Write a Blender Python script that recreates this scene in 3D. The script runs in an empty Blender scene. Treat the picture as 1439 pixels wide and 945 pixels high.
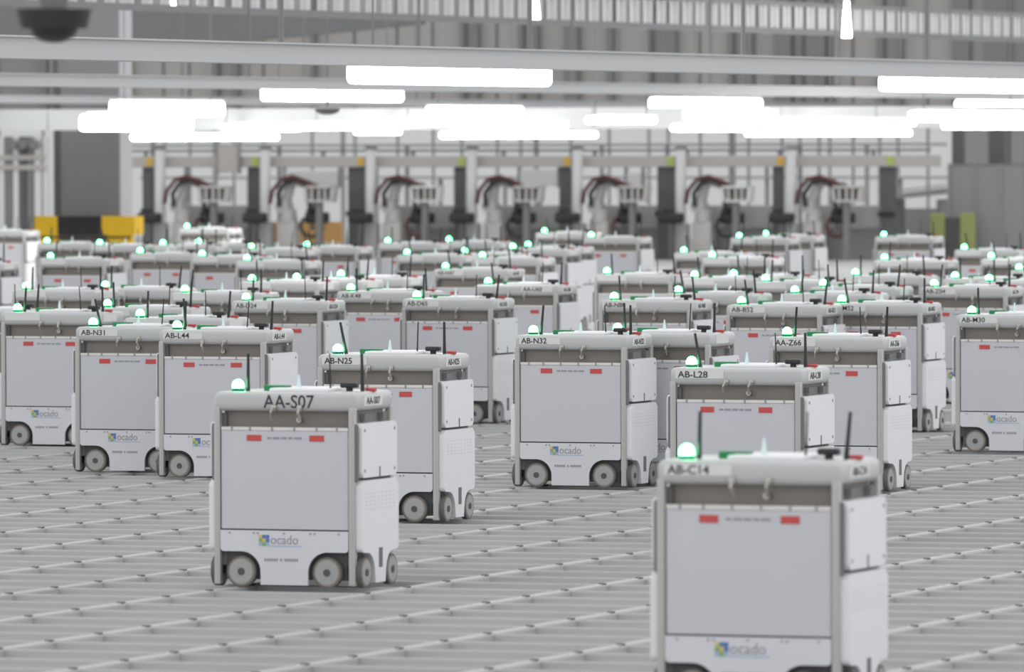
import bpy, bmesh, math, random
from mathutils import Vector, Matrix
random.seed(7)
# ------------------------------------------------------------------ camera, world, exposure
F, TH, PI_, RO, H = 11223.0, 0.35287, 0.025022, -0.00233, 2.074   # focal px (1439 wide), yaw, pitch, roll, eye height
C_, S_ = math.cos(TH), math.sin(TH)
scene = bpy.context.scene
col = scene.collection
cam = bpy.data.objects.new('camera', bpy.data.cameras.new('camera'))
col.objects.link(cam)
cam.data.sensor_width = 36.0
cam.data.lens = F / 1439.0 * 36.0
cam.data.clip_start = 1.0
cam.data.clip_end = 600.0
r_ = Vector((C_, S_, 0))
f_ = Vector((-S_ * math.cos(PI_), C_ * math.cos(PI_), -math.sin(PI_)))
u_ = r_.cross(f_)
R2 = r_ * math.cos(RO) + u_ * math.sin(RO)
U2 = -r_ * math.sin(RO) + u_ * math.cos(RO)
cam.matrix_world = Matrix(((R2.x, U2.x, -f_.x, 0), (R2.y, U2.y, -f_.y, 0), (R2.z, U2.z, -f_.z, H), (0, 0, 0, 1)))
cam.data.dof.use_dof = True
cam.data.dof.focus_distance = 45.0
cam.data.dof.aperture_fstop = 6.5
scene.camera = cam
world = bpy.data.worlds.new('hall_light')
scene.world = world
world.use_nodes = True
bgn = world.node_tree.nodes['Background']
bgn.inputs[0].default_value = (0.97, 0.985, 1.0, 1)
bgn.inputs[1].default_value = 0.95
vs = scene.view_settings
vs.view_transform = 'Standard'; vs.look = 'None'; vs.gamma = 1; vs.use_curve_mapping = False
vs.exposure = 0.30

def ray(px, py):
    a, b = px - 719.5, py - 472.5
    x = a * math.cos(RO) + b * math.sin(RO); y = -a * math.sin(RO) + b * math.cos(RO)
    dr, du = x / F, -y / F
    fw = math.cos(PI_) + du * math.sin(PI_); uz = -math.sin(PI_) + du * math.cos(PI_)
    return Vector((dr * C_ - fw * S_, dr * S_ + fw * C_, uz))
def on_z(px, py, z): d = ray(px, py); return d * ((z - H) / d.z) + Vector((0, 0, H))
def on_y(px, py, Y): d = ray(px, py); return d * (Y / d.y) + Vector((0, 0, H))
def at_dist(px, py, t): return ray(px, py) * t + Vector((0, 0, H))

# ------------------------------------------------------------------ materials
MATS = {}
def mat(name, rgb, rough=0.5, metal=0.0, vary=0.06, scale=6.0, bump=0.0, emit=None, strength=0.0, spec=0.5, trans=0.0):
    m = bpy.data.materials.new(name); m.use_nodes = True
    nt = m.node_tree; b = nt.nodes['Principled BSDF']
    b.inputs['Roughness'].default_value = rough; b.inputs['Metallic'].default_value = metal
    b.inputs['Specular IOR Level'].default_value = spec
    if trans: b.inputs['Transmission Weight'].default_value = trans
    tc = nt.nodes.new('ShaderNodeTexCoord'); nz = nt.nodes.new('ShaderNodeTexNoise')
    nz.inputs['Scale'].default_value = scale; nz.inputs['Detail'].default_value = 4
    nt.links.new(tc.outputs['Object'], nz.inputs['Vector'])
    mx = nt.nodes.new('ShaderNodeMix'); mx.data_type = 'RGBA'
    mx.inputs[6].default_value = tuple(c * (1 - vary) for c in rgb) + (1,)
    mx.inputs[7].default_value = tuple(min(1, c * (1 + vary)) for c in rgb) + (1,)
    nt.links.new(nz.outputs['Fac'], mx.inputs[0]); nt.links.new(mx.outputs[2], b.inputs['Base Color'])
    if bump:
        bp = nt.nodes.new('ShaderNodeBump'); bp.inputs['Strength'].default_value = bump; bp.inputs['Distance'].default_value = 0.01
        nt.links.new(nz.outputs['Fac'], bp.inputs['Height']); nt.links.new(bp.outputs[0], b.inputs['Normal'])
    if emit:
        b.inputs['Emission Color'].default_value = emit + (1,); b.inputs['Emission Strength'].default_value = strength
    MATS[name] = m
    return m
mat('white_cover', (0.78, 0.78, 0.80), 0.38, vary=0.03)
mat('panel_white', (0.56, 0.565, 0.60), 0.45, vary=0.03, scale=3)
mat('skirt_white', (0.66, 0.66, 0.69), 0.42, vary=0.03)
mat('hood_grey', (0.50, 0.50, 0.50), 0.30, vary=0.06, scale=4)
mat('post_alu', (0.50, 0.49, 0.48), 0.35, metal=0.35, vary=0.05)
mat('bay_taupe', (0.27, 0.24, 0.215), 0.6, vary=0.15)  # inner mechanism; the shadow of the recess is mixed into the colour
mat('chassis_dark', (0.085, 0.08, 0.078), 0.6, vary=0.2)
mat('side_grey', (0.16, 0.16, 0.16), 0.6)
mat('tyre', (0.13, 0.125, 0.12), 0.7)
mat('hub', (0.38, 0.38, 0.38), 0.4, metal=0.3)
mat('rim_tan', (0.30, 0.24, 0.18), 0.5)
mat('red_label', (0.55, 0.075, 0.07), 0.5)
mat('pale_strip', (0.72, 0.70, 0.67), 0.5)
mat('ink', (0.045, 0.045, 0.05), 0.6)
mat('ink_soft', (0.30, 0.30, 0.33), 0.6)
mat('plate_white', (0.70, 0.70, 0.69), 0.45)
mat('logo_blue', (0.10, 0.20, 0.45), 0.5); mat('logo_yellow', (0.62, 0.52, 0.16), 0.5)
mat('logo_green', (0.25, 0.42, 0.16), 0.5); mat('logo_pale', (0.35, 0.47, 0.68), 0.5)
mat('black_plastic', (0.02, 0.02, 0.022), 0.45)
mat('pcb_green', (0.012, 0.20, 0.075), 0.4)
mat('clear_tip', (0.65, 0.80, 0.80), 0.15)
mat('chrome', (0.42, 0.40, 0.37), 0.25, metal=0.8)
mat('green_lamp', (0.2, 0.9, 0.4), 0.3, emit=(0.10, 1.0, 0.34), strength=14.0)
mat('lamp_tube', (0.9, 0.9, 0.9), 0.4, emit=(1.0, 0.985, 0.97), strength=11.0)
mat('lamp_body', (0.75, 0.75, 0.75), 0.4)
mat('rail_alu', (0.50, 0.50, 0.495), 0.42, metal=0.2, vary=0.08, scale=1.5)
mat('rail_side', (0.40, 0.40, 0.39), 0.45, metal=0.3, vary=0.1, scale=1.5)
mat('bin_grey', (0.40, 0.40, 0.40), 0.6, vary=0.15, scale=0.8)
mat('rail_ridge', (0.64, 0.64, 0.63), 0.35, vary=0.04)  # the lit line along the ridge is put into this paler colour
mat('joint_dark', (0.17, 0.17, 0.168), 0.6)
mat('concrete', (0.40, 0.40, 0.39), 0.5, vary=0.08, scale=0.6)
mat('steel_white', (0.66, 0.66, 0.66), 0.45, vary=0.04, scale=0.7)
mat('trunk_grey', (0.52, 0.52, 0.53), 0.5, vary=0.04, scale=0.5)
mat('soffit_white', (0.74, 0.75, 0.75), 0.5, vary=0.03, scale=0.4)
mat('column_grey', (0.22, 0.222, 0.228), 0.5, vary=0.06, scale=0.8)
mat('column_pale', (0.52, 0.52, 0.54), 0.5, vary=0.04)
mat('guard_yellow', (0.95, 0.58, 0.01), 0.45, vary=0.08)
mat('guard_black', (0.018, 0.018, 0.02), 0.5)
mat('guard_lime', (0.30, 0.33, 0.11), 0.5)
mat('cladding_beige', (0.36, 0.345, 0.33), 0.6, vary=0.05, scale=0.6)
mat('cladding_grey', (0.24, 0.24, 0.24), 0.6, vary=0.06, scale=0.6)
mat('wall_white', (0.74, 0.74, 0.74), 0.6, vary=0.04, scale=0.5)
mat('mullion', (0.19, 0.19, 0.195), 0.5)
mat('duct_dark', (0.18, 0.18, 0.182), 0.5, vary=0.05, scale=0.4)
mat('gantry_beige', (0.44, 0.41, 0.385), 0.5, vary=0.04, scale=0.7)
mat('gantry_post', (0.10, 0.10, 0.105), 0.5)
mat('arm_pale', (0.52, 0.50, 0.48), 0.4, vary=0.05)
mat('arm_joint', (0.20, 0.19, 0.19), 0.45)
mat('hose_black', (0.035, 0.03, 0.03), 0.5)
mat('hose_red', (0.10, 0.032, 0.028), 0.5)
mat('cabinet_grey', (0.46, 0.455, 0.455), 0.5, vary=0.04)
mat('orange_board', (0.85, 0.47, 0.17), 0.6, vary=0.08)
mat('fence_grey', (0.27, 0.27, 0.272), 0.55, vary=0.05, scale=0.7)
mat('tag_lime', (0.40, 0.50, 0.10), 0.5); mat('tag_amber', (0.65, 0.40, 0.05), 0.5)

# ------------------------------------------------------------------ mesh helpers
class MB:
    def __init__(s): s.bm = bmesh.new()
    def _add(s, t):
        me = bpy.data.meshes.new('tmp'); t.to_mesh(me); t.free(); s.bm.from_mesh(me); bpy.data.meshes.remove(me); return s
    def box(s, x0, x1, y0, y1, z0, z1, bev=0.0, seg=2):
        t = bmesh.new(); bmesh.ops.create_cube(t, size=1)
        for v in t.verts:
            v.co = Vector(((x0 + x1) / 2 + v.co.x * (x1 - x0), (y0 + y1) / 2 + v.co.y * (y1 - y0), (z0 + z1) / 2 + v.co.z * (z1 - z0)))
        if bev: bmesh.ops.bevel(t, geom=t.edges[:], offset=bev, segments=seg, affect='EDGES', profile=0.5)
        return s._add(t)
    def cyl(s, p0, p1, r0, r1=None, n=16):
        p0, p1 = Vector(p0), Vector(p1); r1 = r0 if r1 is None else r1; d = p1 - p0
        t = bmesh.new(); bmesh.ops.create_cone(t, cap_ends=True, segments=n, radius1=r0, radius2=max(r1, 1e-4), depth=d.length)
        q = Vector((0, 0, 1)).rotation_difference(d.normalized()).to_matrix().to_4x4()
        bmesh.ops.transform(t, matrix=Matrix.Translation((p0 + p1) / 2) @ q, verts=t.verts[:])
        return s._add(t)
    def dome(s, c, r, h, n=16, k=5):
        t = bmesh.new(); rings = []
        for i in range(k):
            a = i / k * math.pi / 2
            rings.append([t.verts.new((c[0] + r * math.cos(a) * math.cos(j / n * 2 * math.pi), c[1] + r * math.cos(a) * math.sin(j / n * 2 * math.pi), c[2] + h * math.sin(a))) for j in range(n)])
        top = t.verts.new((c[0], c[1], c[2] + h))
        for a, b in zip(rings, rings[1:]):
            for j in range(n): t.faces.new((a[j], a[(j + 1) % n], b[(j + 1) % n], b[j]))
        for j in range(n): t.faces.new((rings[-1][j], rings[-1][(j + 1) % n], top))
        t.faces.new(rings[0][::-1])
        return s._add(t)
    def prism(s, poly, a0, a1, axis='y'):
        t = bmesh.new()
        mk = (lambda p, a: (p[0], a, p[1])) if axis == 'y' else ((lambda p, a: (a, p[0], p[1])) if axis == 'x' else (lambda p, a: (p[0], p[1], a)))
        A = [t.verts.new(mk(p, a0)) for p in poly]; B = [t.verts.new(mk(p, a1)) for p in poly]
        n = len(poly)
        t.faces.new(A); t.faces.new(B[::-1])
        for i in range(n): t.faces.new((A[i], B[i], B[(i + 1) % n], A[(i + 1) % n]))
        bmesh.ops.recalc_face_normals(t, faces=t.faces[:])
        return s._add(t)
    def tube(s, pts, r, n=8):
        for a, b in zip(pts, pts[1:]): s.cyl(a, b, r, r, n)
        for p in pts[1:-1]:
            t = bmesh.new(); bmesh.ops.create_icosphere(t, subdivisions=1, radius=r)
            bmesh.ops.translate(t, verts=t.verts[:], vec=p); s._add(t)
        return s
    def mesh(s, name, m, smooth=False):
        me = bpy.data.meshes.new(name); s.bm.to_mesh(me); s.bm.free()
        me.materials.append(MATS[m])
        if smooth:
            for p in me.polygons: p.use_smooth = True
            try: me.set_sharp_from_angle(angle=math.radians(40))
            except Exception: pass
        return me
def ob(name, me, parent=None, loc=None):
    o = bpy.data.objects.new(name, me); col.objects.link(o)
    if parent is not None: o.parent = parent
    if loc is not None: o.location = loc
    return o
def tag(o, label, cat, group=None):
    o['label'] = label; o['category'] = cat
    if group: o['group'] = group
    return o
def empty(name, loc=(0, 0, 0)):
    o = ob(name, None, None, loc); o.empty_display_size = 0.1; return o
def text_mesh(txt, size, m='ink', width=None, side=False, heavy=0.0):
    cu = bpy.data.curves.new('lettering', 'FONT'); cu.body = txt; cu.size = size; cu.extrude = 0.0008; cu.resolution_u = 3; cu.offset = heavy
    o = bpy.data.objects.new('lettering', cu); col.objects.link(o)
    dg = bpy.context.evaluated_depsgraph_get()
    me = bpy.data.meshes.new_from_object(o.evaluated_get(dg)); bpy.data.objects.remove(o)
    xs = [v.co.x for v in me.vertices] or [0]
    k = (width / (max(xs) - min(xs))) if width else 1.0; x0 = min(xs)
    for v in me.vertices:
        x, y, z = (v.co.x - x0) * k, v.co.y, v.co.z
        v.co = Vector((z, x, y)) if side else Vector((x, -z, y))
    me.materials.clear(); me.materials.append(MATS[m])
    return me

# ------------------------------------------------------------------ grid floor
GX, GY = 0.7705, 0.514
GX0, GY0 = -13.898, 36.297
floor = ob('floor', MB().box(-95, 10, 15, 190, -0.35, -0.055).mesh('floor', 'bin_grey')); floor['kind'] = 'structure'
KW = 0.078
YMAX = 88.0
def clipX(Y):
    v = [Y / (C_ + k * S_) * (k * C_ - S_) for k in (-KW, KW)]; return v[0] - 2.5, v[1] + 2.5
def clipY(X):
    v = [X / (k * C_ - S_) * (k * S_ + C_) for k in (-KW, KW)]; return max(v[0] - 7.0, 20.0), min(v[1] + 7.0, YMAX)
ys = [GY0 + GY * j for j in range(-31, 101) if GY0 + GY * j < YMAX]
xs = [GX0 + GX * i for i in range(-38, 13)]
def rail_x(x0, x1):      # runs along X
    b = MB()
    b.box(x0, x1, -0.045, 0.045, -0.055, -0.013)
    for a, c in ((-0.045, -0.037), (-0.006, 0.006), (0.037, 0.045)): b.box(x0, x1, a, c, -0.0135, -0.001)
    return b.mesh('track_rail', 'rail_alu')
def rail_y(y0, y1):
    b = MB()
    b.box(-0.045, 0.045, y0, y1, -0.055, -0.012)
    for a, c in ((-0.045, -0.037), (0.037, 0.045)): b.box(a, c, y0, y1, -0.0125, 0.0)
    return b.mesh('track_rail', 'rail_alu')
def ridge_y(y0, y1): return MB().box(-0.008, 0.008, y0, y1, -0.0125, 0.0015).mesh('rail_ridge', 'rail_ridge')
for y in ys:
    a, b = clipX(y); m = (a + b) / 2
    ob('track_rail', rail_x(a - m, b - m), floor, (m, y, 0))
jv, jf = [], []
def jbox(x, y, sx, sy, z0, z1):
    n = len(jv)
    for dz in (z0, z1):
        for dx, dy in ((-sx, -sy), (sx, -sy), (sx, sy), (-sx, sy)): jv.append((x + dx, y + dy, dz))
    jf.extend([(n + 4, n + 5, n + 6, n + 7), (n, n + 1, n + 5, n + 4), (n + 1, n + 2, n + 6, n + 5), (n + 2, n + 3, n + 7, n + 6), (n + 3, n, n + 4, n + 7)])
for x in xs:
    a, b = clipY(x)
    if b - a < 1: continue
    m = (a + b) / 2
    rl = ob('track_rail', rail_y(a - m, b - m), floor, (x, m, 0)); ob('rail_ridge', ridge_y(a - m, b - m), rl)
    for y in ys:
        if a < y < b and y < 70: jbox(x, y, 0.013, 0.018, -0.005, 0.007)
me = bpy.data.meshes.new('joint_caps'); me.from_pydata(jv, [], jf); me.materials.append(MATS['joint_dark'])
o = ob('joint_caps', me, floor); o['kind'] = 'stuff'
ob('far_deck', MB().box(-95, 10, YMAX + 0.3, 189.5, -0.054, -0.004).mesh('far_deck', 'concrete'), floor)

# ------------------------------------------------------------------ storage robots
def arc(cx, cz, r, a0, a1, n=10):
    return [(cx + r * math.cos(math.radians(a0 + (a1 - a0) * i / n)), cz + r * math.sin(math.radians(a0 + (a1 - a0) * i / n))) for i in range(n + 1)]
WX, WR = 0.212, 0.072
skirt_poly = [(-0.316, 0.262), (-0.316, 0.18)] + arc(-0.301, 0.18, 0.015, 180, 270, 3) + arc(-WX, 0.07, 0.095, 90, 0) + [(-0.117, 0.012), (0.117, 0.012)] + arc(WX, 0.07, 0.095, 180, 90) + arc(0.301, 0.18, 0.015, 270, 360, 3) + [(0.316, 0.262)]
SY = 0.165
def rounded(y0, y1, z0, z1, r): return arc(y1 - r, z1 - r, r, 0, 90, 5) + arc(y0 + r, z1 - r, r, 90, 180, 5) + arc(y0 + r, z0 + r, r, 180, 270, 5) + arc(y1 - r, z0 + r, r, 270, 360, 5)
low_poly = [(-0.20, 0.495), (-0.232, 0.468), (-0.232, 0.19)] + arc(-0.207, 0.19, 0.025, 180, 260, 4) + arc(-SY, 0.068, 0.095, 80, 12, 7) + [(-0.062, 0.02), (0.062, 0.02)] + arc(SY, 0.068, 0.095, 168, 100, 7) + arc(0.207, 0.19, 0.025, 280, 360, 4) + [(0.232, 0.468), (0.20, 0.495)]
M = {}
M['chassis'] = MB().box(-0.30, 0.30, -0.215, 0.215, 0.035, 0.735).mesh('chassis', 'chassis_dark')
M['side_plate'] = MB().box(0.30, 0.336, -0.212, 0.212, 0.10, 0.80).mesh('side_plate', 'side_grey')
M['post'] = MB().box(-0.015, 0.015, -0.0175, 0.0175, 0.012, 0.83, 0.004).box(-0.005, 0.005, -0.0195, -0.017, 0.02, 0.81).mesh('post', 'post_alu')
hood = MB().box(-0.348, 0.348, -0.25, 0.25, 0.812, 0.90, 0.026, 4)
M['hood'] = hood.mesh('hood', 'hood_grey', True)
M['lift_bay'] = MB().box(-0.318, 0.318, -0.19, 0.19, 0.733, 0.815).mesh('lift_bay', 'bay_taupe')
M['knob'] = MB().cyl((0.06, -0.215, 0.772), (0.06, -0.188, 0.772), 0.014).mesh('knob', 'chrome', True)
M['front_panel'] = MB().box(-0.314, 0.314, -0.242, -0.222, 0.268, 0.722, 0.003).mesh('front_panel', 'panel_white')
tp = MB().box(-0.314, 0.314, -0.244, -0.22, 0.7225, 0.738, 0.002)
M['top_strip'] = tp.mesh('top_strip', 'pale_strip')
cl = MB()
for x in (-0.26, -0.17, -0.06, 0.05, 0.16, 0.26): cl.box(x - 0.004, x + 0.004, -0.247, -0.243, 0.722, 0.742)
M['panel_clips'] = cl.mesh('panel_clips', 'ink_soft')
M['warning_sticker'] = MB().box(-0.036, 0.036, -0.2445, -0.2415, -0.014, 0.014).mesh('warning_sticker', 'red_label')
pr = MB()
for i in range(5): pr.box(-0.026 + i * 0.0115, -0.019 + i * 0.0115, -0.2450, -0.2443, -0.007, 0.007)
M['sticker_print'] = pr.mesh('sticker_print', 'pale_strip')
fl = MB()
x = -0.085
for w in (0.02, 0.034, 0.03, 0.022, 0.036):
    fl.box(x, x + w, -0.2432, -0.2415, 0.683, 0.693); x += w + 0.007
M['faint_print'] = fl.mesh('faint_print', 'ink_soft')
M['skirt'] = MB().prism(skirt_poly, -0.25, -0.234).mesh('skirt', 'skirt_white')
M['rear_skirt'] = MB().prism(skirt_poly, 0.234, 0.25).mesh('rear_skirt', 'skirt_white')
M['rear_panel'] = MB().box(-0.314, 0.314, 0.222, 0.242, 0.268, 0.735, 0.003).mesh('rear_panel', 'panel_white')
sc = MB()
for x in (-0.27, -0.15, -0.13, 0.0, 0.13, 0.15, 0.27): sc.cyl((x, -0.2525, 0.250), (x, -0.249, 0.250), 0.005, n=6)
M['screws'] = sc.mesh('screws', 'ink_soft')
def wheel_mesh(name, r, w, m, n=28, y0=0.0):
    return MB().cyl((0, -w / 2 + y0, 0), (0, w / 2 + y0, 0), r, n=n).mesh(name, m, True)
M['tyre'] = wheel_mesh('wheel', WR, 0.030, 'tyre')
M['rim'] = MB().cyl((0, -0.0165, 0), (0, 0.0165, 0), 0.064, n=28).mesh('rim', 'rim_tan', True)
M['hub'] = MB().cyl((0, -0.019, 0), (0, 0.019, 0), 0.057, 0.057, 28).mesh('hub', 'hub', True)
M['hub_cap'] = MB().cyl((0, -0.023, 0), (0, 0.023, 0), 0.017, n=12).mesh('hub_cap', 'chassis_dark', True)
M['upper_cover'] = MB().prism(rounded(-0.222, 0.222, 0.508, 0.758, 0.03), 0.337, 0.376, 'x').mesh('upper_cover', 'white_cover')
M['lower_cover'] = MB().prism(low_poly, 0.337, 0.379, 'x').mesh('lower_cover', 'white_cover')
cs = MB()
for y in (-0.19, 0.19):
    for z in (0.54, 0.725): cs.cyl((0.3755, y, z), (0.378, y, z), 0.008, n=8)
M['cover_screws'] = cs.mesh('cover_screws', 'ink_soft')
M['cover_notch'] = MB().box(0.3755, 0.378, -0.006, 0.006, 0.508, 0.555).mesh('cover_notch', 'side_grey')
M['cover_slot'] = MB().box(0.3785, 0.381, -0.022, 0.022, 0.09, 0.18).mesh('cover_slot', 'side_grey')
vt = MB()
for j in range(5):
    for i in range(8): vt.box(0.3785, 0.3795, -0.19 + i * 0.05, -0.165 + i * 0.05, 0.36 + j * 0.018, 0.366 + j * 0.018)
M['vent_slots'] = vt.mesh('vent_slots', 'skirt_white')
M['side_pad'] = MB().box(0.340, 0.362, -0.246, -0.225, 0.49, 0.755, 0.008).mesh('side_pad', 'side_grey')
M['bracket'] = MB().box(0.337, 0.362, -0.025, 0.025, 0.77, 0.80).mesh('bracket', 'side_grey')
M['lamp_base'] = MB().cyl((-0.262, -0.16, 0.898), (-0.262, -0.16, 0.914), 0.030).mesh('lamp_base', 'pcb_green')
M['status_lamp'] = MB().cyl((-0.262, -0.16, 0.914), (-0.262, -0.16, 0.925), 0.028).dome((-0.262, -0.16, 0.925), 0.028, 0.030).mesh('status_lamp', 'green_lamp', True)
def ant(r): return MB().cyl((0, 0, 0), (0, 0, 0.05), r * 1.25, r, 8).cyl((0, 0, 0.05), (0, 0, 0.175), r, r * 0.8, 8).mesh('antenna', 'black_plastic', True)
M['antenna_thick'], M['antenna_thin'] = ant(0.0085), ant(0.0042)
M['circuit_board'] = MB().box(-0.175, -0.06, -0.06, 0.0, 0.899, 0.925, 0.003).mesh('circuit_board', 'pcb_green')
M['lid'] = MB().box(-0.11, 0.18, -0.16, 0.16, 0.895, 0.916, 0.009, 3).mesh('lid', 'white_cover', True)
M['beacon_tip'] = MB().cyl((0.0, -0.06, 0.914), (0.0, -0.06, 0.975), 0.012, 0.004, 8).mesh('beacon_tip', 'clear_tip', True)
M['sensor'] = MB().cyl((0.235, -0.02, 0.898), (0.235, -0.02, 0.915), 0.016, n=10).box(0.195, 0.275, -0.045, 0.005, 0.915, 0.94, 0.008).mesh('sensor', 'black_plastic')
M['connector'] = MB().box(0.295, 0.345, 0.02, 0.05, 0.898, 0.914, 0.004).mesh('connector', 'red_label')
lt = MB()
lt.tube([(0, -0.262, 0.03), (-0.008, -0.268, 0.005), (-0.002, -0.262, -0.03)], 0.007, 6).box(-0.014, 0.012, -0.262, -0.248, 0.012, 0.042, 0.003)
M['latch'] = lt.mesh('latch', 'chrome', True)
M['name_plate'] = MB().box(-0.318, -0.06, -0.2525, -0.249, 0.845, 0.886).mesh('name_plate', 'plate_white')
M['side_name_plate'] = MB().box(0.347, 0.3505, -0.13, 0.10, 0.835, 0.885).mesh('side_name_plate', 'plate_white')
# logo: a mosaic of coloured squares beside the word
LOGO = [['logo_yellow', 'logo_blue', 'logo_blue'], ['logo_green', 'logo_yellow', 'logo_blue'], ['logo_pale', 'logo_green', 'logo_pale']]
LOGOM = {}
for nm in ('logo_yellow', 'logo_blue', 'logo_green', 'logo_pale'):
    b = MB()
    for r in range(3):
        for c in range(3):
            if LOGO[r][c] == nm: b.box(-0.125 + c * 0.0175, -0.1085 + c * 0.0175, -0.2518, -0.2495, 0.226 - r * 0.0175, 0.2425 - r * 0.0175)
    LOGOM[nm] = b.mesh('logo_square', nm)
M['logo_word'] = text_mesh('ocado', 0.062, 'ink_soft', 0.135)
M['logo_strip'] = MB().box(-0.072, 0.085, -0.2512, -0.2495, 0.189, 0.1935).mesh('logo_strip', 'logo_pale')
sp = MB()
x = -0.098
for k, n in enumerate((6, 1, 6)):
    for i in range(n):
        sp.box(x, x + 0.0085, -0.2512, -0.2495, 0.121, 0.134); x += 0.0117
    x += 0.009
M['small_print'] = sp.mesh('small_print', 'ink_soft')
MIR = {}
def mirrored(key):
    if key not in MIR:
        me = M[key].copy()
        for v in me.vertices: v.co.x = -v.co.x
        me.flip_normals(); MIR[key] = me
    return MIR[key]

TEXTS = {}
def lettering(txt, kind):
    k = (txt, kind)
    if k not in TEXTS:
        TEXTS[k] = text_mesh(txt, 0.086 if kind == 'wide' else 0.046, 'ink', {'wide': 0.25, 'plate': 0.16, 'side': 0.17}[kind], kind == 'side', 0.0006)
    return TEXTS[k]
def make_robot(X, Y, text, style, detail, seed):
    rn = random.Random(seed)
    t = empty('storage_robot', (X, Y, 0.0))
    P = lambda key, name=None, par=t, loc=None: ob(name or key, M[key], par, loc)
    ch = P('chassis'); ob('side_plate', M['side_plate'], ch); ob('side_plate', mirrored('side_plate'), ch)
    for sx in (-1, 1):
        for sy in (-1, 1): P('post', loc=(sx * 0.333, sy * 0.2325, 0))
    hd = P('hood'); lb = P('lift_bay')
    if detail > 0: ob('knob', M['knob'], lb)
    fp = P('front_panel'); P('rear_panel'); ts = P('top_strip')
    for sx in (-0.15, 0.16):
        st = ob('warning_sticker', M['warning_sticker'], fp, (sx, 0, 0.688))
    if detail > 0:
        ob('panel_clips', M['panel_clips'], ts); ob('faint_print', M['faint_print'], fp)
    sk = P('skirt'); P('rear_skirt')
    if detail > 0:
        ob('screws', M['screws'], sk)
    for nm, me in LOGOM.items(): ob('logo_square', me, sk)
    ob('logo_word', M['logo_word'], sk, (-0.066, -0.2505, 0.200))
    ob('logo_strip', M['logo_strip'], sk); ob('small_print', M['small_print'], sk)
    for sx in (-1, 1):
        for sy in (-1, 1):
            w = P('tyre', 'wheel', loc=(sx * WX, sy * 0.234, WR))
            if sy < 0:
                for k in ('rim', 'hub', 'hub_cap'): ob(k, M[k], w)
            w = P('tyre', 'wheel', loc=(sx * 0.356, sy * SY, WR)); w.rotation_euler = (0, 0, math.pi / 2)
            for k in ('rim', 'hub', 'hub_cap'): ob(k, M[k], w)
    uc = P('upper_cover'); lc = P('lower_cover')
    ob('upper_cover', mirrored('upper_cover'), t); ob('lower_cover', mirrored('lower_cover'), t)
    if detail > 0: ob('cover_screws', M['cover_screws'], uc); ob('vent_slots', M['vent_slots'], lc)
    ob('cover_notch', M['cover_notch'], uc); ob('cover_slot', M['cover_slot'], lc)
    P('side_pad'); ob('side_pad', mirrored('side_pad'), t); P('bracket', loc=(0, -0.125, 0)); P('bracket', loc=(0, 0.105, 0))
    P('lamp_base'); lp = P('status_lamp'); lp['label'] = 'glowing green dome lamp'
    a = P('antenna_thick', 'antenna', loc=(-0.225, -0.13, 0.899)); a.rotation_euler = (rn.uniform(-.1, .1), rn.uniform(-.22, .12), 0)
    a = P('antenna_thin', 'antenna', loc=(0.165, -0.08, 0.899)); a.rotation_euler = (rn.uniform(-.05, .05), rn.uniform(-.06, .06), 0)
    a = P('antenna_thick', 'antenna', loc=(0.30, -0.02, 0.899)); a.rotation_euler = (rn.uniform(-.05, .05), rn.uniform(-.12, .12), 0)
    P('circuit_board'); P('lid'); P('beacon_tip'); P('sensor'); P('connector')
    for sx in (-0.05, 0.085):
        l = P('latch', loc=(sx, 0, 0.80)); l.rotation_euler = (0, rn.uniform(-.25, .25), 0)
    if style == 'wide':
        ob('lettering', lettering(text, 'wide'), hd, (-0.10, -0.2512, 0.828))
    else:
        np_ = ob('name_plate', M['name_plate'], hd)
        if style == 'right': np_.location = (0.37, 0, 0)
        if text:
            l = ob('lettering', lettering(text, 'plate'), hd, (-0.305 + (0.37 if style == 'right' else 0), -0.2533, 0.850))
    ob('side_name_plate', M['side_name_plate'], hd)
    if text: ob('side_lettering', lettering(text, 'side'), hd, (0.3512, -0.10, 0.843))
    return t

# (lamp pixel, marking, marking style)
LED = [((66, 336), None), ((140, 339), None), ((71, 357), None), ((197, 350), None), ((263, 316), None), ((229, 339), None), ((279, 337), None), ((284, 354), None), ((353, 344), None), ((347, 360), None),
 ((354, 388), None), ((346, 414), 'AB-D24'), ((37, 399), None), ((148, 397), None), ((151, 423), None), ((197, 437), None), ((131, 449), 'AB-N31'), ((25, 429), None), ((249, 453), 'AB-L44'), ((260, 403), None),
 ((431, 341), None), ((545, 336), None), ((631, 334), None), ((653, 350), None), ((678, 356), None), ((626, 371), 'AB-N47'), ((686, 392), 'AA-U60'), ((417, 386), None), ((493, 401), 'AB-K48'), ((586, 411), 'AB-D65'), ((479, 382), None), ((475, 486), 'AB-N25'),
 ((765, 322), None), ((831, 328), None), ((721, 344), None), ((961, 349), None), ((1001, 356), None), ((1039, 329), None), ((1076, 326), None), ((853, 378), None), ((976, 383), None), ((1031, 381), None), ((953, 404), None), ((863, 413), 'AB-N80'), ((1042, 419), 'AB-B52'), ((867, 460), None),
 ((1242, 327), None), ((1243, 359), None), ((1355, 345), None), ((1117, 404), None), ((1157, 395), None), ((1202, 380), None), ((1183, 417), 'AB-M52'), ((1313, 395), 'AB-Z04'), ((1342, 384), None), ((1390, 388), None), ((1393, 357), None), ((-66, 427), None), ((-24, 319), None), ((-80, 362), None), ((742, 341), None), ((1076, 388), None), ((1432, 373), None), ((572, 352), None)]
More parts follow.
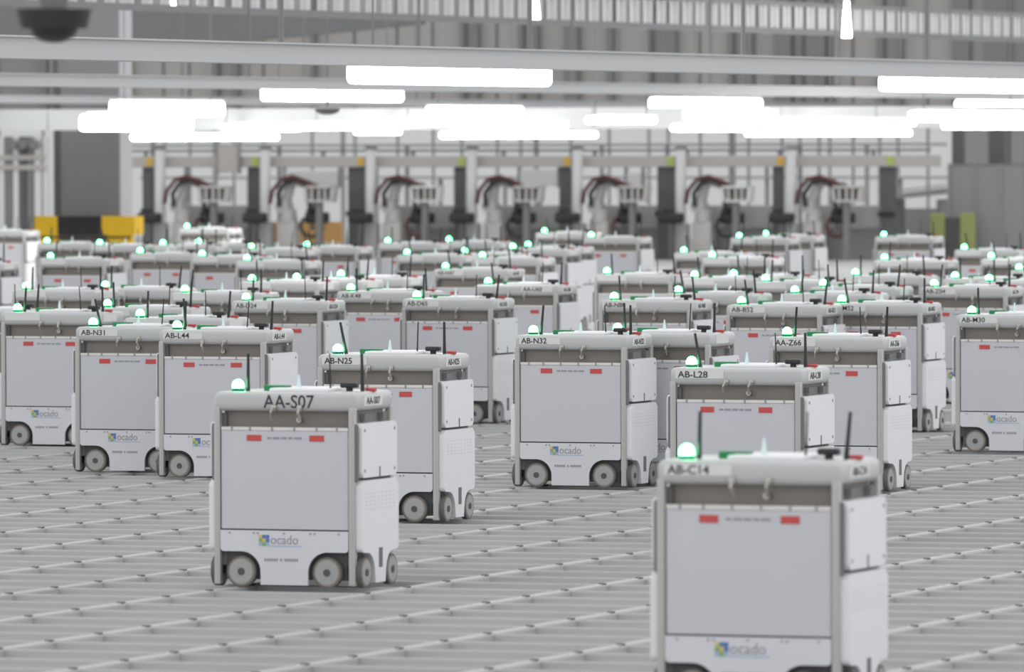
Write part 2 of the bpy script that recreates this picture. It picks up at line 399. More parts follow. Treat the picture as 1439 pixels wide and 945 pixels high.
# positions of the front-left corner for the large robots, fitted to their frames
FIT = [((-14.008, 34.053), 'AA-S07', 'wide'), ((-16.298, 44.296), 'AB-N32', 'plate'), ((-14.707, 44.265), 'AA-Z66', 'plate'), ((-15.339, 50.046), 'AB-M30', 'plate'), ((-13.234, 38.248), 'AB-L28', 'plate'), ((-9.507, 27.325), 'AB-C14', 'plate')]
bots = []
for (x, y), tx, stl in FIT: bots.append([x + 0.348, y + 0.25, tx, stl, None])
for (px, py), tx in LED:
    p = on_z(px, py, 0.945)
    bots.append([p.x + 0.262, p.y + 0.16, tx, 'right' if tx == 'AA-U60' else 'plate', (px, py)])
def clash(a, b): return abs(a[0] - b[0]) < 0.785 and abs(a[1] - b[1]) < 0.53
for it in range(60):                       # no two robots share a cell: the farther one steps back along its line of sight
    moved = False
    for i in range(len(bots)):
        for j in range(i):
            a, b = bots[i], bots[j]
            if clash(a, b):
                far = a if math.hypot(a[0], a[1]) > math.hypot(b[0], b[1]) else b
                if far[4] is None: far = a if far is b else b
                k = 1 + 0.12 / math.hypot(far[0], far[1]); far[0] *= k; far[1] *= k; moved = True
    if not moved: break
ORD = ['leftmost', 'second from the left', 'third from the left', 'fourth from the left', 'fifth from the left', 'sixth from the left', 'seventh from the left', 'eighth from the left', 'ninth from the left', 'tenth from the left', 'eleventh from the left', 'twelfth from the left', 'thirteenth from the left', 'fourteenth from the left', 'fifteenth from the left']
NAMED = {'AA-S07': 'white storage robot marked AA-S07 standing alone at left front of the grid', 'AB-N32': 'white storage robot marked AB-N32 in the middle of the grid', 'AA-Z66': 'white storage robot marked AA-Z66 with its side covers turned to view, right of centre',
 'AB-M30': 'white storage robot marked AB-M30 cut off by the right edge', 'AB-L28': 'white storage robot marked AB-L28 standing behind AB-C14', 'AB-C14': 'large nearest white storage robot marked AB-C14 at the bottom edge'}
BANDS = [(0, 52, 'blank-plated', 'in the front group'), (52, 63.5, 'blank-plated', 'in the middle rows'), (63.5, 76, 'smaller blank-plated', 'in the rows past the middle'), (76, 85, 'small', 'in the second farthest rows'), (85, 130, 'tiny blurred', 'in the row before the robot arms')]
dist = lambda b: -b[0] * S_ + b[1] * C_
lat = lambda b: (b[0] * C_ + b[1] * S_) / dist(b)
for lo, hi, size, ph in BANDS:
    L = sorted([b for b in bots if lo <= dist(b) < hi and not b[2]], key=lat)
    for i, b in enumerate(L):
        b.append('%s storage robot, %s %s' % (size, ORD[i], ph) if len(L) > 1 else '%s white storage robot without marking %s' % (size, 'just behind AB-N32'))
for i, b in enumerate(bots):
    if b[2]: lab = NAMED.get(b[2]) or 'white storage robot with a green lamp, marked %s on its hood' % b[2]
    else: lab = b[5]
    t = make_robot(b[0], b[1], b[2], b[3], 1 if dist(b) < 62 else 0, i)
    tag(t, lab, 'robot', 'white storage robots on the grid')

# ------------------------------------------------------------------ far wall and upper hall
WY = 152.0
wall = ob('wall_back', MB().box(-82, -28, WY, WY + 0.3, -0.05, 9.0).mesh('wall_back', 'cladding_grey')); wall['kind'] = 'structure'
def X_at(px, Y): return on_y(px, 200, Y).x
def Z_at(px, py, Y): return on_y(px, py, Y).z
edges = [-160, -110, -60, 0, 62, 120, 180, 232, 268, 302, 330, 372, 440, 500, 560, 610, 650, 700, 733, 753, 803, 857, 913, 940, 985, 1027, 1053, 1100, 1125, 1152, 1167, 1200, 1237, 1263, 1305, 1350, 1392, 1420, 1470, 1530, 1600]
for a, b in zip(edges, edges[1:]):
    x0, x1 = X_at(a, WY) + 0.03, X_at(b, WY) - 0.03
    m = 'cladding_beige' if 180 <= a < 1390 else 'cladding_grey'
    o = ob('cladding_panel', MB().box(x0, x1, WY - 0.06, WY, 2.55, 8.8).mesh('cladding_panel', m), wall)
    w = ob('wall_panel', MB().box(x0, x1, WY - 0.05, WY, 0.0, 2.5).mesh('wall_panel', 'wall_white' if a < 1330 else 'fence_grey'), wall)
for px, wd in [(-60, .12), (62, .12), (180, .1), (302, .14), (330, .14), (440, .08), (650, .1), (670, .08), (733, .06), (753, .1), (803, .3), (857, .12), (913, .08), (940, .3), (1027, .1), (1053, .14), (1100, .36), (1125, .08), (1152, .26), (1167, .1), (1237, .14), (1263, .12), (1350, .36), (1400, .5)]:
    x = X_at(px, WY - 0.2)
    o = ob('trim_mullion', MB().box(-wd / 2, wd / 2, -0.08, 0.08, 2.5, 8.5).mesh('trim_mullion', 'mullion'), wall, (x, WY - 0.141, 0))
# dark sloping duct at upper left
DY = 141.0
poly = [(on_y(px, py, DY).x, on_y(px, py, DY).z) for px, py in ((-120, 8), (590, 22), (580, 34), (285, 63), (-120, 66))]
tag(ob('ventilation_duct', MB().prism(poly, DY, DY + 0.6).mesh('ventilation_duct', 'duct_dark')), 'dark grey duct with a sloping underside high at the upper left', 'duct')

# overhead roller conveyor running away to the right
CX, CZ0 = -32.0, H + 1.30
cv = empty('overhead_conveyor', (CX, 70, CZ0)); tag(cv, 'overhead conveyor with a row of pale rollers crossing the top of the hall', 'conveyor')
ob('side_rail', MB().box(-0.05, 0.05, 0, 42, 0, 0.07).mesh('side_rail', 'mullion'), cv)
ob('upper_rail', MB().box(-0.05, 0.05, 0, 42, 0.36, 0.41).mesh('upper_rail', 'cladding_grey'), cv)
bar = MB().cyl((0, 0, 0.07), (0, 0, 0.36), 0.055, n=10).mesh('roller', 'steel_white', True)
for i in range(85): ob('roller', bar, cv, (-0.02, 0.2 + i * 0.49, 0))
for i in range(6): ob('hanger', MB().cyl((0, 0, 0.41), (0, 0, 4.0), 0.03, n=8).mesh('hanger', 'mullion'), cv, (0.0, 3 + i * 7.0, 0))

# grey trunking beams along the hall
def beam(px, y_bot, th, label, w=0.25, dz=0.5, m='trunk_grey'):
    t = dz * F / (191.5 - y_bot)
    p = at_dist(px, y_bot, t)
    b = empty('ceiling_beam', (p.x, 0, H + dz))
    y0, y1 = 0.72 * p.y, min(1.42 * p.y, 148)
    ob('web', MB().box(-w / 2, w / 2, y0, y1, 0.012, th).mesh('web', m), b)
    ob('lower_flange', MB().box(-w / 2 - 0.03, w / 2 + 0.03, y0, y1, 0, 0.012).mesh('lower_flange', m), b)
    ob('upper_flange', MB().box(-w / 2 - 0.03, w / 2 + 0.03, y0, y1, th, th + 0.012).mesh('upper_flange', m), b)
    n = int((y1 - y0) / 5.0)
    for i in range(n + 1): ob('hanger', MB().cyl((0, 0, th), (0, 0, 5.5), 0.018, n=6).mesh('hanger', 'mullion'), b, (0, y0 + 1 + i * 5.0, 0))
    tag(b, label, 'beam'); return b
beam(720, 97, 0.135, 'nearest and thickest grey overhead beam, uppermost across the picture')
beam(720, 130, 0.115, 'second grey overhead beam, just under the nearest one')
beam(720, 150, 0.10, 'third grey overhead beam, thin and close above the far lamps')
# low white ceiling cut short before the picking stations so light reaches them
SB = 105.0
x0, x1 = X_at(-180, SB), X_at(1640, SB)
z0, z1 = H + 0.10, H + 0.40
ce = ob('ceiling', MB().box(x0 - 12, x1 + 2, SB + 0.06, 108.8, z0 + 0.02, z0 + 0.12).mesh('ceiling', 'soffit_white')); ce['kind'] = 'structure'
n = 14
for i in range(n):
    a, b = x0 + (x1 - x0) * i / n, x0 + (x1 - x0) * (i + 1) / n
    ob('fascia_panel', MB().box(a + 0.012, b - 0.012, SB, SB + 0.06, z0, z1).mesh('fascia_panel', 'soffit_white'), ce)

# lamps --------------------------------------------------------------
tubeM = {}
def lamp(px0, px1, yc, dz, label, th=0.13, rods=True):  # tubes made thicker than real ones, so their bloom is in the shape
    t = dz * F / (191.5 - yc) if dz is not None else 112.0
    pc = at_dist((px0 + px1) / 2, yc, t)
    fw = -pc.x * S_ + pc.y * C_; k = (pc.x * C_ + pc.y * S_) / fw
    L = (px1 - px0) * fw / (F * (S_ - C_ * k))
    lp = empty('ceiling_lamp', (pc.x, pc.y, pc.z))
    n = 3
    for i in range(n):
        a, b = -L / 2 + L * i / n, -L / 2 + L * (i + 1) / n
        ob('tube', MB().box(-0.07, 0.07, a + 0.03, b - 0.03, -th / 2, th / 2, min(0.04, th / 2.5), 3).mesh('tube', 'lamp_tube'), lp)
    ob('housing', MB().box(-0.05, 0.05, -L / 2, L / 2, th / 2, th / 2 + 0.03).mesh('housing', 'lamp_body'), lp)
    if rods:
        for s in (-0.4, 0.4): ob('hanger', MB().cyl((0, 0, th / 2 + 0.03), (0, 0, 5.0 - pc.z), 0.008, n=6).mesh('hanger', 'mullion'), lp, (0, s * L, 0))
    tag(lp, label, 'lamp', 'strip lamps under the roof'); return lp
lamp(500, 772, 105, 0.5, 'largest glowing strip lamp, hanging upper centre left', 0.17)
lamp(374, 564, 133, 0.5, 'glowing strip lamp left of and below the largest one', 0.16)
lamp(1246, 1470, 118, 0.5, 'big glowing strip lamp at the upper right edge', 0.16)
lamp(918, 1068, 146, 0.5, 'glowing strip lamp right of centre above a shorter one', 0.16)
lamp(1348, 1480, 149, 0.46, 'glowing strip lamp at the right edge under the big one', 0.15)
lamp(160, 312, 153, 0.34, 'upper of two stacked strip lamps at the left above the dark column', 0.18)
lamp(118, 268, 173, 0.163, 'lower of two stacked strip lamps at the left above the dark column', 0.20, False)
lamp(604, 732, 157, 0.33, 'short strip lamp below the right end of the largest one', 0.13)
LOW = [(966, 1078, 162), (828, 918, 169), (1284, 1436, 164), (1330, 1470, 177), (515, 640, 172), (640, 795, 175), (318, 420, 180), (420, 520, 178), (948, 1060, 180), (1092, 1285, 172), (1055, 1280, 187), (625, 838, 190), (502, 560, 185), (190, 390, 193)]
names = ['second strip lamp right of centre, just below a longer one', 'short strip lamp in the low row left of the dark wall posts', 'strip lamp in the low row near the right edge, upper one', 'strip lamp in the low row near the right edge, lower one', 'strip lamp in the low row left of centre', 'strip lamp in the low row at the centre', 'strip lamp in the low row over the second picking bay', 'strip lamp in the low row over the second gantry post', 'strip lamp in the low row over the sixth picking bay', 'strip lamp in the low row over the seventh picking bay', 'lowest long strip lamp on the right, just above the gantry', 'lowest long strip lamp at the centre, just above the gantry', 'tiny strip lamp between two longer ones over the third bay', 'lowest strip lamp on the left beside the dark column']
for (a, b, y), nm in zip(LOW, names):
    t = 100.0 if y < 170 else (103.0 if y < 184 else 112.0)
    dz = (191.5 - y) * t / F
    if y > 184: dz = None
    lamp(a, b, y, dz, nm, 0.085 if y > 165 else 0.13, y < 170)
for px, y0, y1, nm in ((752, -12, 27, 'centre'), (1190, 2, 53, 'right'), (240, -20, 10, 'left')):
    p = at_dist(px, y1, 84.0); h = (y1 - y0) / (F / 84.0)
    pl = empty('pendant_lamp', (p.x, p.y, p.z)); tag(pl, 'small upright white pendant lamp hanging at the top %s' % nm, 'lamp')
    ob('shade', MB().cyl((0, 0, 0), (0, 0, h), 0.055, 0.025, 12).mesh('shade', 'lamp_tube', True), pl)
    ob('cord', MB().cyl((0, 0, h), (0, 0, 6.5 - p.z), 0.01, n=6).mesh('cord', 'mullion'), pl)
# dark dome camera, close and out of focus at the top left
BX = at_dist(76, 40, 25.0)
bb = ob('overhead_bar', MB().box(-0.1, 0.1, 10, 34, 3.35, 3.5).mesh('overhead_bar', 'trunk_grey'), None, (BX.x, 0, 0)); tag(bb, 'grey bar carrying the dark dome camera', 'beam')
dm = empty('dome_camera', (BX.x, BX.y, BX.z)); tag(dm, 'blurred black dome camera hanging at the upper left corner', 'camera')
d = MB().dome((0, 0, 0), 0.075, 0.045)
for v in d.bm.verts: v.co.z = -v.co.z
bmesh.ops.reverse_faces(d.bm, faces=d.bm.faces[:])
ob('dome', d.mesh('dome', 'black_plastic', True), dm)
ob('body', MB().cyl((0, 0, 0), (0, 0, 0.06), 0.105, 0.12, 24).mesh('body', 'black_plastic', True), dm)
ob('stem', MB().cyl((0, 0, 0.06), (0, 0, 3.35 - BX.z), 0.045, 0.045, 16).mesh('stem', 'side_grey', True), dm)

sd = at_dist(460, 153, 92.0)  # small dome camera hanging among the far lamps
sm = empty('small_dome_camera', (sd.x, sd.y, sd.z)); tag(sm, 'small dark grey dome camera between lamps at the upper left', 'detector')
d = MB().dome((0, 0, 0), 0.15, 0.07)
for v in d.bm.verts: v.co.z = -v.co.z
bmesh.ops.reverse_faces(d.bm, faces=d.bm.faces[:])
ob('cover', d.mesh('cover', 'duct_dark', True), sm)
ob('rim', MB().cyl((0, 0, 0), (0, 0, 0.02), 0.16, n=20).mesh('rim', 'trunk_grey'), sm)
ob('stem', MB().cyl((0, 0, 0.02), (0, 0, 4.5 - sd.z), 0.012, n=6).mesh('stem', 'mullion'), sm)
# ------------------------------------------------------------------ big column with guard (left)
QY = 110.0
def span(pxa, pxb, Y): return X_at(pxa, Y), X_at(pxb, Y)
xa, xb = span(76, 168, QY)
cm = empty('steel_column', ((xa + xb) / 2, QY + 0.22, 0)); tag(cm, 'thick dark grey square column behind the yellow and black guard', 'column')
hw = (xb - xa) / 2
ob('shaft', MB().box(-hw, hw, -0.22, 0.22, 0.0, 8.0).mesh('shaft', 'column_grey'), cm)
ob('corner_strip', MB().box(-hw, -hw + 0.10, -0.235, -0.22, 0.9, 7.9).mesh('corner_strip', 'gantry_post'), cm)
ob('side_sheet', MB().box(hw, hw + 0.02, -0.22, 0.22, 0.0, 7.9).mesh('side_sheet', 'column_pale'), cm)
g0, g1 = span(55, 186, QY - 0.28)
zt = Z_at(120, 304, QY - 0.28)
gd = empty('column_guard', ((g0 + g1) / 2, QY - 0.28, 0)); tag(gd, 'yellow and black impact guard around the foot of the dark column', 'guard')
gw = (g1 - g0) / 2
e = [-gw, -gw + 2 * gw * 0.21, -gw + 2 * gw * 0.68, gw]
for i, m in enumerate(('guard_yellow', 'guard_black', 'guard_yellow')):
    ob('guard_panel', MB().box(e[i], e[i + 1] - 0.004, -0.05, 0.05, 0.62 if i else 0.0, zt, 0.006).mesh('guard_panel', m), gd)
ob('side_panel', MB().box(gw, gw + 0.05, -0.05, 0.30, 0.62, zt).mesh('side_panel', 'guard_yellow'), gd)
ob('side_panel', MB().box(-gw - 0.06, -gw, -0.05, 0.30, 0.62, zt).mesh('side_panel', 'guard_yellow'), gd)
ob('band', MB().box(-gw, gw, -0.056, -0.05, zt - 0.33, zt - 0.30).mesh('band', 'guard_black'), gd)
ob('foot', MB().box(e[2] + 0.1, gw, -0.05, 0.05, 0, 0.62).mesh('foot', 'guard_yellow'), gd)

# ------------------------------------------------------------------ picking stations
GYY = 127.0
posts = [206, 354, 502, 644, 792, 937, 1092, 1246]
zb0, zb1 = Z_at(720, 235, GYY), Z_at(720, 219, GYY)
gx = X_at(720, GYY)
ga = empty('gantry', (gx, GYY, 0)); tag(ga, 'long beige gantry beam on dark posts spanning the robot arms', 'gantry')
a, b = X_at(168, GYY) - gx, X_at(1320, GYY) - gx
ob('beam', MB().box(a, b, -0.1, 0.1, zb0, zb1, 0.01).mesh('beam', 'gantry_beige'), ga)
ob('pipe', MB().cyl((a, 0, zb1 + 0.09), (b - 0.15, 0, zb1 + 0.09), 0.022, n=8).mesh('pipe', 'mullion', True), ga)
for i in range(9):
    x = a + (b - a) * (i + 0.3) / 9; ob('pipe_clip', MB().box(-0.03, 0.03, -0.03, 0.03, zb1, zb1 + 0.09).mesh('pipe_clip', 'mullion'), ga, (x, 0, 0))
for i, px in enumerate(posts):
    w = 0.08 if i not in (2, 5, 7) else (0.12 if i == 7 else 0.17)
    p = ob('post', MB().box(-w, w, 0.0, 0.16, 0, zb0).mesh('post', 'gantry_post'), ga, (X_at(px, GYY) - gx, 0, 0))
    ob('foot_block', MB().box(-w - 0.03, w + 0.03, -0.03, 0.0, 0.72, 0.80).mesh('foot_block', 'black_plastic'), p)
    ob('tag', MB().box(-0.06, 0.06, -0.115, -0.1, zb0 + 0.03, zb1 - 0.03).mesh('tag', 'tag_lime' if i % 2 else 'tag_amber'), ga, (X_at(px, GYY) - gx + 0.1, 0, 0))
BO = ['first', 'second', 'third', 'fourth', 'fifth', 'sixth', 'seventh']
def smooth_link(b, p0, p1, r0, r1): b.cyl(p0, p1, r0, r1, 14); return b
for i in range(7):
    px = posts[i]; nm = BO[i]; rn = random.Random(i + 40)
    xl = X_at(px, GYY)
    u = lambda dpx: X_at(px + dpx, GYY) - xl                # metres from the bay post
    zz = lambda y: Z_at(px + 70, y, GYY)
    # lift column
    lc = empty('lift_column', (xl + u(27), GYY - 0.25, 0)); tag(lc, 'white upright lift column in the %s picking bay from the left' % nm, 'column', 'lift columns of the picking bays')
    ob('tube', MB().box(-0.07, 0.07, -0.07, 0.07, 0.6, zz(210), 0.02).mesh('tube', 'steel_white'), lc)
    ob('cap', MB().box(-0.08, 0.08, -0.08, 0.08, zz(210), zz(206)).mesh('cap', 'mullion'), lc)
    ob('rail', MB().box(-0.1, -0.075, -0.02, 0.02, 0.6, zz(236)).mesh('rail', 'cabinet_grey'), lc)
    ob('foot', MB().box(-0.12, 0.12, -0.1, 0.1, 0.0, 0.6).mesh('foot', 'cabinet_grey'), lc)
    # cabinet behind the arm
    if i != 1:
        cb = empty('station_cabinet', (xl + u(95), GYY + 0.45, 0)); tag(cb, 'pale grey low cabinet behind the arm in the %s picking bay' % nm, 'cabinet', 'cabinets of the picking bays')
        w2 = (u(138) - u(34)) / 2
        ob('body', MB().box(-w2, w2, -0.18, 0.18, zz(322), zz(289), 0.01).mesh('body', 'cabinet_grey'), cb)
        ob('plinth', MB().box(-w2 + 0.05, w2 - 0.05, -0.15, 0.15, 0, zz(322)).mesh('plinth', 'fence_grey'), cb)
        for s in (-0.33, 0.33): ob('door', MB().box(s * 2 * w2 - w2 * 0.31, s * 2 * w2 + w2 * 0.31, -0.195, -0.18, zz(319), zz(291)).mesh('door', 'cabinet_grey'), cb)
    # the arm: shoulder on a stand, over an elbow arch down to a black gripper
    ar = empty('robot_arm', (xl + u(56), GYY - 0.15, 0)); tag(ar, 'pale jointed robot arm with dark gripper in the %s picking bay from the left' % nm, 'robot arm', 'robot arms of the picking bays')
    q = lambda dpx, y, dy=0.0: (u(dpx) - u(56), dy, zz(y))
    j = rn.uniform(-4, 4)
    sh, el, wr, gr = q(50, 290), q(62 + j, 254), q(92 + j, 262), q(96, 297)
    ob('stand', MB().box(-0.17, 0.17, -0.14, 0.14, 0, zz(312), 0.02).cyl((0, 0, zz(312)), (0, 0, zz(294)), 0.16, 0.13, 16).mesh('stand', 'arm_pale', True), ar)
    ob('shoulder', MB().cyl((sh[0], -0.14, sh[2]), (sh[0], 0.14, sh[2]), 0.12, n=18).mesh('shoulder', 'arm_pale', True), ar)
    ob('upper_arm', MB().cyl(sh, el, 0.10, 0.075, 14).mesh('upper_arm', 'arm_pale', True), ar)
    ob('elbow', MB().cyl((el[0], -0.12, el[2]), (el[0], 0.12, el[2]), 0.10, n=18).mesh('elbow', 'arm_pale', True), ar)
    ob('forearm', MB().cyl(el, wr, 0.075, 0.06, 14).mesh('forearm', 'arm_pale', True), ar)
    ob('wrist', MB().cyl((wr[0], -0.09, wr[2]), (wr[0], 0.09, wr[2]), 0.075, n=16).cyl(wr, gr, 0.055, 0.06, 12).mesh('wrist', 'arm_joint', True), ar)
    g = ob('gripper', MB().box(gr[0] - 0.19, gr[0] + 0.19, -0.13, 0.13, zz(314), zz(298), 0.04, 3).box(gr[0] - 0.15, gr[0] + 0.02, -0.14, 0.14, zz(299), zz(292), 0.02).mesh('gripper', 'black_plastic', True), ar)
    for s in (-0.10, 0.0, 0.10): ob('suction_cup', MB().cyl((gr[0] + s, 0, zz(314)), (gr[0] + s, 0, zz(324)), 0.03, 0.045, 10).mesh('suction_cup', 'arm_joint', True), g)
    hs = [q(36, 286, -0.2), q(40, 268, -0.22), q(52, 252, -0.2), q(68, 248, -0.2), q(82, 253, -0.2), q(94, 258, -0.2), q(103, 272, -0.22), q(107, 290, -0.22), q(103, 303, -0.2)]
    ob('hose', MB().tube([Vector(v) for v in hs], 0.036, 8).mesh('hose', 'hose_red', True), ar)
    hs2 = [q(48, 290, -0.17), q(47, 272, -0.19), q(57, 257, -0.18), q(70, 253, -0.18), q(80, 256, -0.18), q(88, 266, -0.19), q(90, 282, -0.19), q(92, 298, -0.16)]
    ob('hose', MB().tube([Vector(v) for v in hs2], 0.04, 8).mesh('hose', 'hose_black', True), ar)
    lp_ = [q(82, 306, -0.16), q(78, 318, -0.2), q(84, 330, -0.2), q(96, 333, -0.18), q(104, 324, -0.16), q(104, 312, -0.14)]
    ob('hose_loop', MB().tube([Vector(v) for v in lp_], 0.03, 8).mesh('hose_loop', 'hose_black' if i % 2 else 'hose_red', True), ar)
    ob('motor', MB().cyl((el[0], -0.16, el[2]), (el[0], -0.12, el[2]), 0.075, n=14).mesh('motor', 'arm_joint', True), ar)
    ob('motor', MB().box(wr[0] - 0.08, wr[0] + 0.10, -0.14, -0.09, wr[2] - 0.22, wr[2] + 0.06, 0.02).mesh('motor', 'arm_joint'), ar)
    # second gripper head parked by the post
    sg = empty('parked_gripper', (xl + u(21), GYY - 0.55, 0)); tag(sg, 'black gripper head parked beside the lift column in the %s picking bay' % nm, 'gripper', 'parked gripper heads')
    ob('bracket', MB().box(-0.12, 0.0, -0.1, 0.1, zz(299), zz(293)).mesh('bracket', 'black_plastic'), sg)
    ob('head', MB().box(-0.2, 0.2, -0.12, 0.12, zz(313), zz(299), 0.04, 3).mesh('head', 'black_plastic', True), sg)
    ob('stand', MB().cyl((0, 0, 0), (0, 0, zz(313)), 0.07, n=12).mesh('stand', 'gantry_post', True), sg)
    # tilted tray frame to the right
    tr = empty('tray_frame', (xl + u(116), GYY - 0.70, 0)); tag(tr, 'open pale metal tray frame on the right of the %s picking bay' % nm, 'tray', 'tray frames of the picking bays')
    w3 = (u(134) - u(100)) / 2
    tz0, tz1 = zz(284), zz(261)
    fr = MB()
    fr.box(-w3 - 0.03, w3 + 0.07, -0.12, 0.12, tz1 - 0.04, tz1, 0.008).box(-w3, w3, -0.12, 0.12, tz0, tz0 + 0.04, 0.008)
    fr.prism([(w3, tz0), (w3 + 0.05, tz0), (w3 + 0.09, tz1), (w3 + 0.03, tz1)], -0.12, 0.12).prism([(-w3, tz0), (-w3 + 0.05, tz0), (-w3 + 0.02, tz1), (-w3 - 0.03, tz1)], -0.12, 0.12)
    ob('frame', fr.mesh('frame', 'steel_white' if i in (2, 5) else 'arm_pale'), tr)
    ob('mesh_back', MB().box(-w3 + 0.05, w3, 0.08, 0.10, tz0 + 0.04, tz1 - 0.04).mesh('mesh_back', 'arm_joint'), tr)
    for s in (-0.5, 0.1, 0.6): ob('divider', MB().box(s * w3 - 0.02, s * w3 + 0.02, -0.1, 0.08, tz0 + 0.04, tz1 - 0.04).mesh('divider', 'arm_pale'), tr)
    ob('leg', MB().box(-0.05, 0.05, -0.05, 0.05, 0, tz0).mesh('leg', 'arm_joint'), tr)
# orange board behind the second bay
oxa, oxb = X_at(362, 127.75), X_at(480, 127.75)
ot = empty('orange_board', ((oxa + oxb) / 2, 127.75, 0)); tag(ot, 'orange brown board low behind the second picking bay', 'board')
ow = (oxb - oxa) / 2
ob('sheet', MB().box(-ow, ow, 0, 0.05, 0.25, Z_at(420, 312, 127.75)).mesh('sheet', 'orange_board'), ot)
for s in (-1, 1): ob('leg', MB().box(s * ow * 0.8 - 0.04, s * ow * 0.8 + 0.04, 0, 0.05, 0, 0.25).mesh('leg', 'orange_board'), ot)

# rack of pale uprights left of the column
RY = 127.0
rx = X_at(32, RY)
rk = empty('pipe_rack', (rx, RY, 0)); tag(rk, 'tall rack of pale and dark uprights at the far left edge', 'rack')
for px, m, w in ((-30, 'steel_white', .06), (-12, 'mullion', .09), (4, 'steel_white', .05), (14, 'mullion', .07), (24, 'steel_white', .05), (34, 'gantry_post', .05), (44, 'mullion', .06), (56, 'steel_white', .08), (64, 'steel_white', .05)):
    ob('upright', MB().box(-w, w, -0.06, 0.06, 0, Z_at(px, 192, RY)).mesh('upright', m), rk, (X_at(px, RY) - rx, 0, 0))
for y in (218, 232): ob('crossbar', MB().box(X_at(-40, RY) - rx, X_at(66, RY) - rx, -0.09, -0.062, Z_at(30, y + 7, RY), Z_at(30, y, RY)).mesh('crossbar', 'gantry_beige'), rk)
for px in (24, 38, 52):
    ob('coil', MB().cyl((0, -0.2, 0), (0, -0.09, 0), 0.085, n=16).mesh('coil', 'mullion', True), rk, (X_at(px, RY) - rx, 0, Z_at(px, 203, RY)))
# right: grey partition, dark posts, lime guard, inclined conveyor
FY = 129.0
fa, fb = X_at(1334, FY), X_at(1480, FY)
fn = empty('mesh_partition', ((fa + fb) / 2, FY, 0)); tag(fn, 'grey partition of flat panels at the far right', 'partition')
fw2 = (fb - fa) / 2; zt = Z_at(1400, 230, FY)
for i in range(4):
    ob('panel', MB().box(-fw2 + i * fw2 / 2 + 0.02, -fw2 + (i + 1) * fw2 / 2 - 0.02, 0, 0.04, 0.08, zt - 0.03).mesh('panel', 'fence_grey'), fn)
for i in range(5): ob('post', MB().box(-fw2 + i * fw2 / 2 - 0.025, -fw2 + i * fw2 / 2 + 0.025, -0.02, 0.05, 0, zt).mesh('post', 'fence_grey'), fn)
ob('top_rail', MB().box(-fw2, fw2, -0.01, 0.05, zt - 0.03, zt).mesh('top_rail', 'mullion'), fn)
for px, nm, w in ((1347, 'narrow dark post rising behind the left end of the grey partition', 0.09), (1404, 'dark post rising behind the middle of the grey partition', 0.12)):
    tag(ob('steel_post', MB().box(-w, w, -w, w, 0, z0 + 0.02).box(-w - .05, w + .05, -w - .05, w + .05, 0, 0.02).mesh('steel_post', 'gantry_post'), None, (X_at(px, FY + 0.5), FY + 0.5, 0)), nm, 'post')
LY = FY - 0.5
lg = empty('post_guard', (X_at(1338, LY), LY, 0)); tag(lg, 'dull lime green guard low in front of the grey partition', 'guard')
for px in (1318, 1360):
    ob('upright', MB().box(-0.13, 0.13, -0.04, 0.04, 0.0, Z_at(px, 300, LY), 0.02).mesh('upright', 'guard_lime'), lg, (X_at(px, LY) - X_at(1338, LY), 0, 0))
ob('core', MB().box(-0.16, 0.16, -0.03, 0.03, 0.05, Z_at(1338, 306, LY)).mesh('core', 'chassis_dark'), lg)
IY = 131.0
ic = empty('inclined_conveyor', (X_at(1295, IY), IY, 0)); tag(ic, 'grey conveyor rising gently to the right of the last gantry post', 'conveyor')
xo = X_at(1295, IY)
pl = [(X_at(px, IY) - xo, Z_at(px, y, IY)) for px, y in ((1250, 274), (1336, 264), (1336, 272), (1250, 280))]
ob('belt', MB().prism(pl, -0.3, 0.3).mesh('belt', 'fence_grey'), ic)
ob('guard_rail', MB().prism([(x, z + 0.06) for x, z in pl[:2]] + [(x, z + 0.03) for x, z in pl[1::-1]], -0.31, -0.29).mesh('guard_rail', 'cladding_beige'), ic)
for px in (1262, 1326): ob('leg', MB().box(-0.04, 0.04, -0.28, 0.28, 0, Z_at(px, 280, IY)).mesh('leg', 'mullion'), ic, (X_at(px, IY) - xo, 0, 0))
lw = empty('low_barrier', (X_at(1290, 131.6), 131.9, 0)); tag(lw, 'low grey barrier under the inclined conveyor', 'barrier')
hw2 = (X_at(1338, 131.9) - X_at(1252, 131.9)) / 2
ob('board', MB().box(-hw2, hw2, -0.03, 0.03, 0.1, Z_at(1290, 293, 131.9)).mesh('board', 'fence_grey'), lw)
for s in (-1, 1): ob('foot', MB().box(s * hw2 * .8 - .1, s * hw2 * .8 + .1, -0.1, 0.1, 0, 0.1).mesh('foot', 'mullion'), lw)

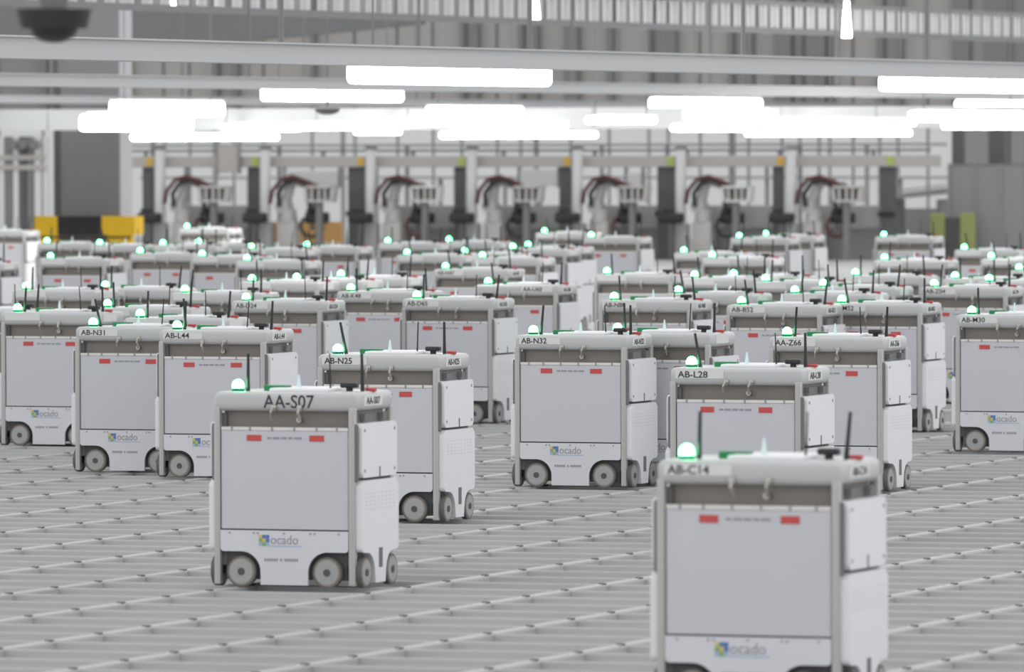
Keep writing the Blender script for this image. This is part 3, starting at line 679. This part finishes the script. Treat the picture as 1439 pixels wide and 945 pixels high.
# hanging control boxes and cable drops over the gantry
for k, (pa, pb, ya, yb, m, nm) in enumerate([(306, 336, 205, 243, 'gantry_beige', 'beige control box hanging on the gantry over the first picking bay'), (400, 478, 240, 262, 'wall_white', 'white screen sheet behind the second picking bay'), (730, 786, 238, 262, 'wall_white', 'white screen sheet behind the fourth picking bay'), (880, 904, 243, 268, 'wall_white', 'white screen sheet behind the fifth picking bay')]):
    Y = GYY - 0.16 if m in ('gantry_beige',) else (GYY + 0.9 if m == 'wall_white' else GYY - 0.05)
    xa_, xb_ = X_at(pa, Y), X_at(pb, Y); za, zb_ = Z_at(pa, yb, Y), Z_at(pa, ya, Y)
    bx_ = empty('hanging_panel', ((xa_ + xb_) / 2, Y, za)); tag(bx_, nm, 'panel')
    hw_ = (xb_ - xa_) / 2
    ob('face', MB().box(-hw_, hw_, -0.04, 0.04, 0, zb_ - za, 0.006).mesh('face', m), bx_)
    for s_ in (-1, 1): ob('edge_bar', MB().box(s_ * hw_ - 0.02, s_ * hw_ + 0.02, -0.05, 0.05, -0.02, zb_ - za + 0.1).mesh('edge_bar', 'fence_grey'), bx_)
    if m == 'wall_white': ob('stand', MB().box(-0.04, 0.04, -0.04, 0.04, -za, 0).mesh('stand', 'fence_grey'), bx_)
PY = 138.0
for k, (y, m, nm) in enumerate(((206, 'fence_grey', 'long grey cable tray behind the gantry, upper'), (252, 'cladding_beige', 'long beige pipe behind the robot arms, lower'))):
    a_, b_ = X_at(186, PY), X_at(1330, PY); z_ = Z_at(720, y, PY)
    pp = empty('service_pipe', (0, PY + 0.4 * k, 0)); tag(pp, nm, 'pipe')
    ob('run', MB().box(a_, b_, -0.05, 0.05, z_, z_ + 0.05).mesh('run', m), pp)
    for j in range(12):
        x_ = a_ + (b_ - a_) * (j + 0.4 * k + 0.3) / 12.5
        ob('support', MB().box(x_ - 0.035, x_ + 0.035, 0.055, 0.10, 0, z_ + 0.05 + (0.35 if j % 3 == 0 else 0)).mesh('support', 'fence_grey' if j % 2 else 'mullion'), pp)
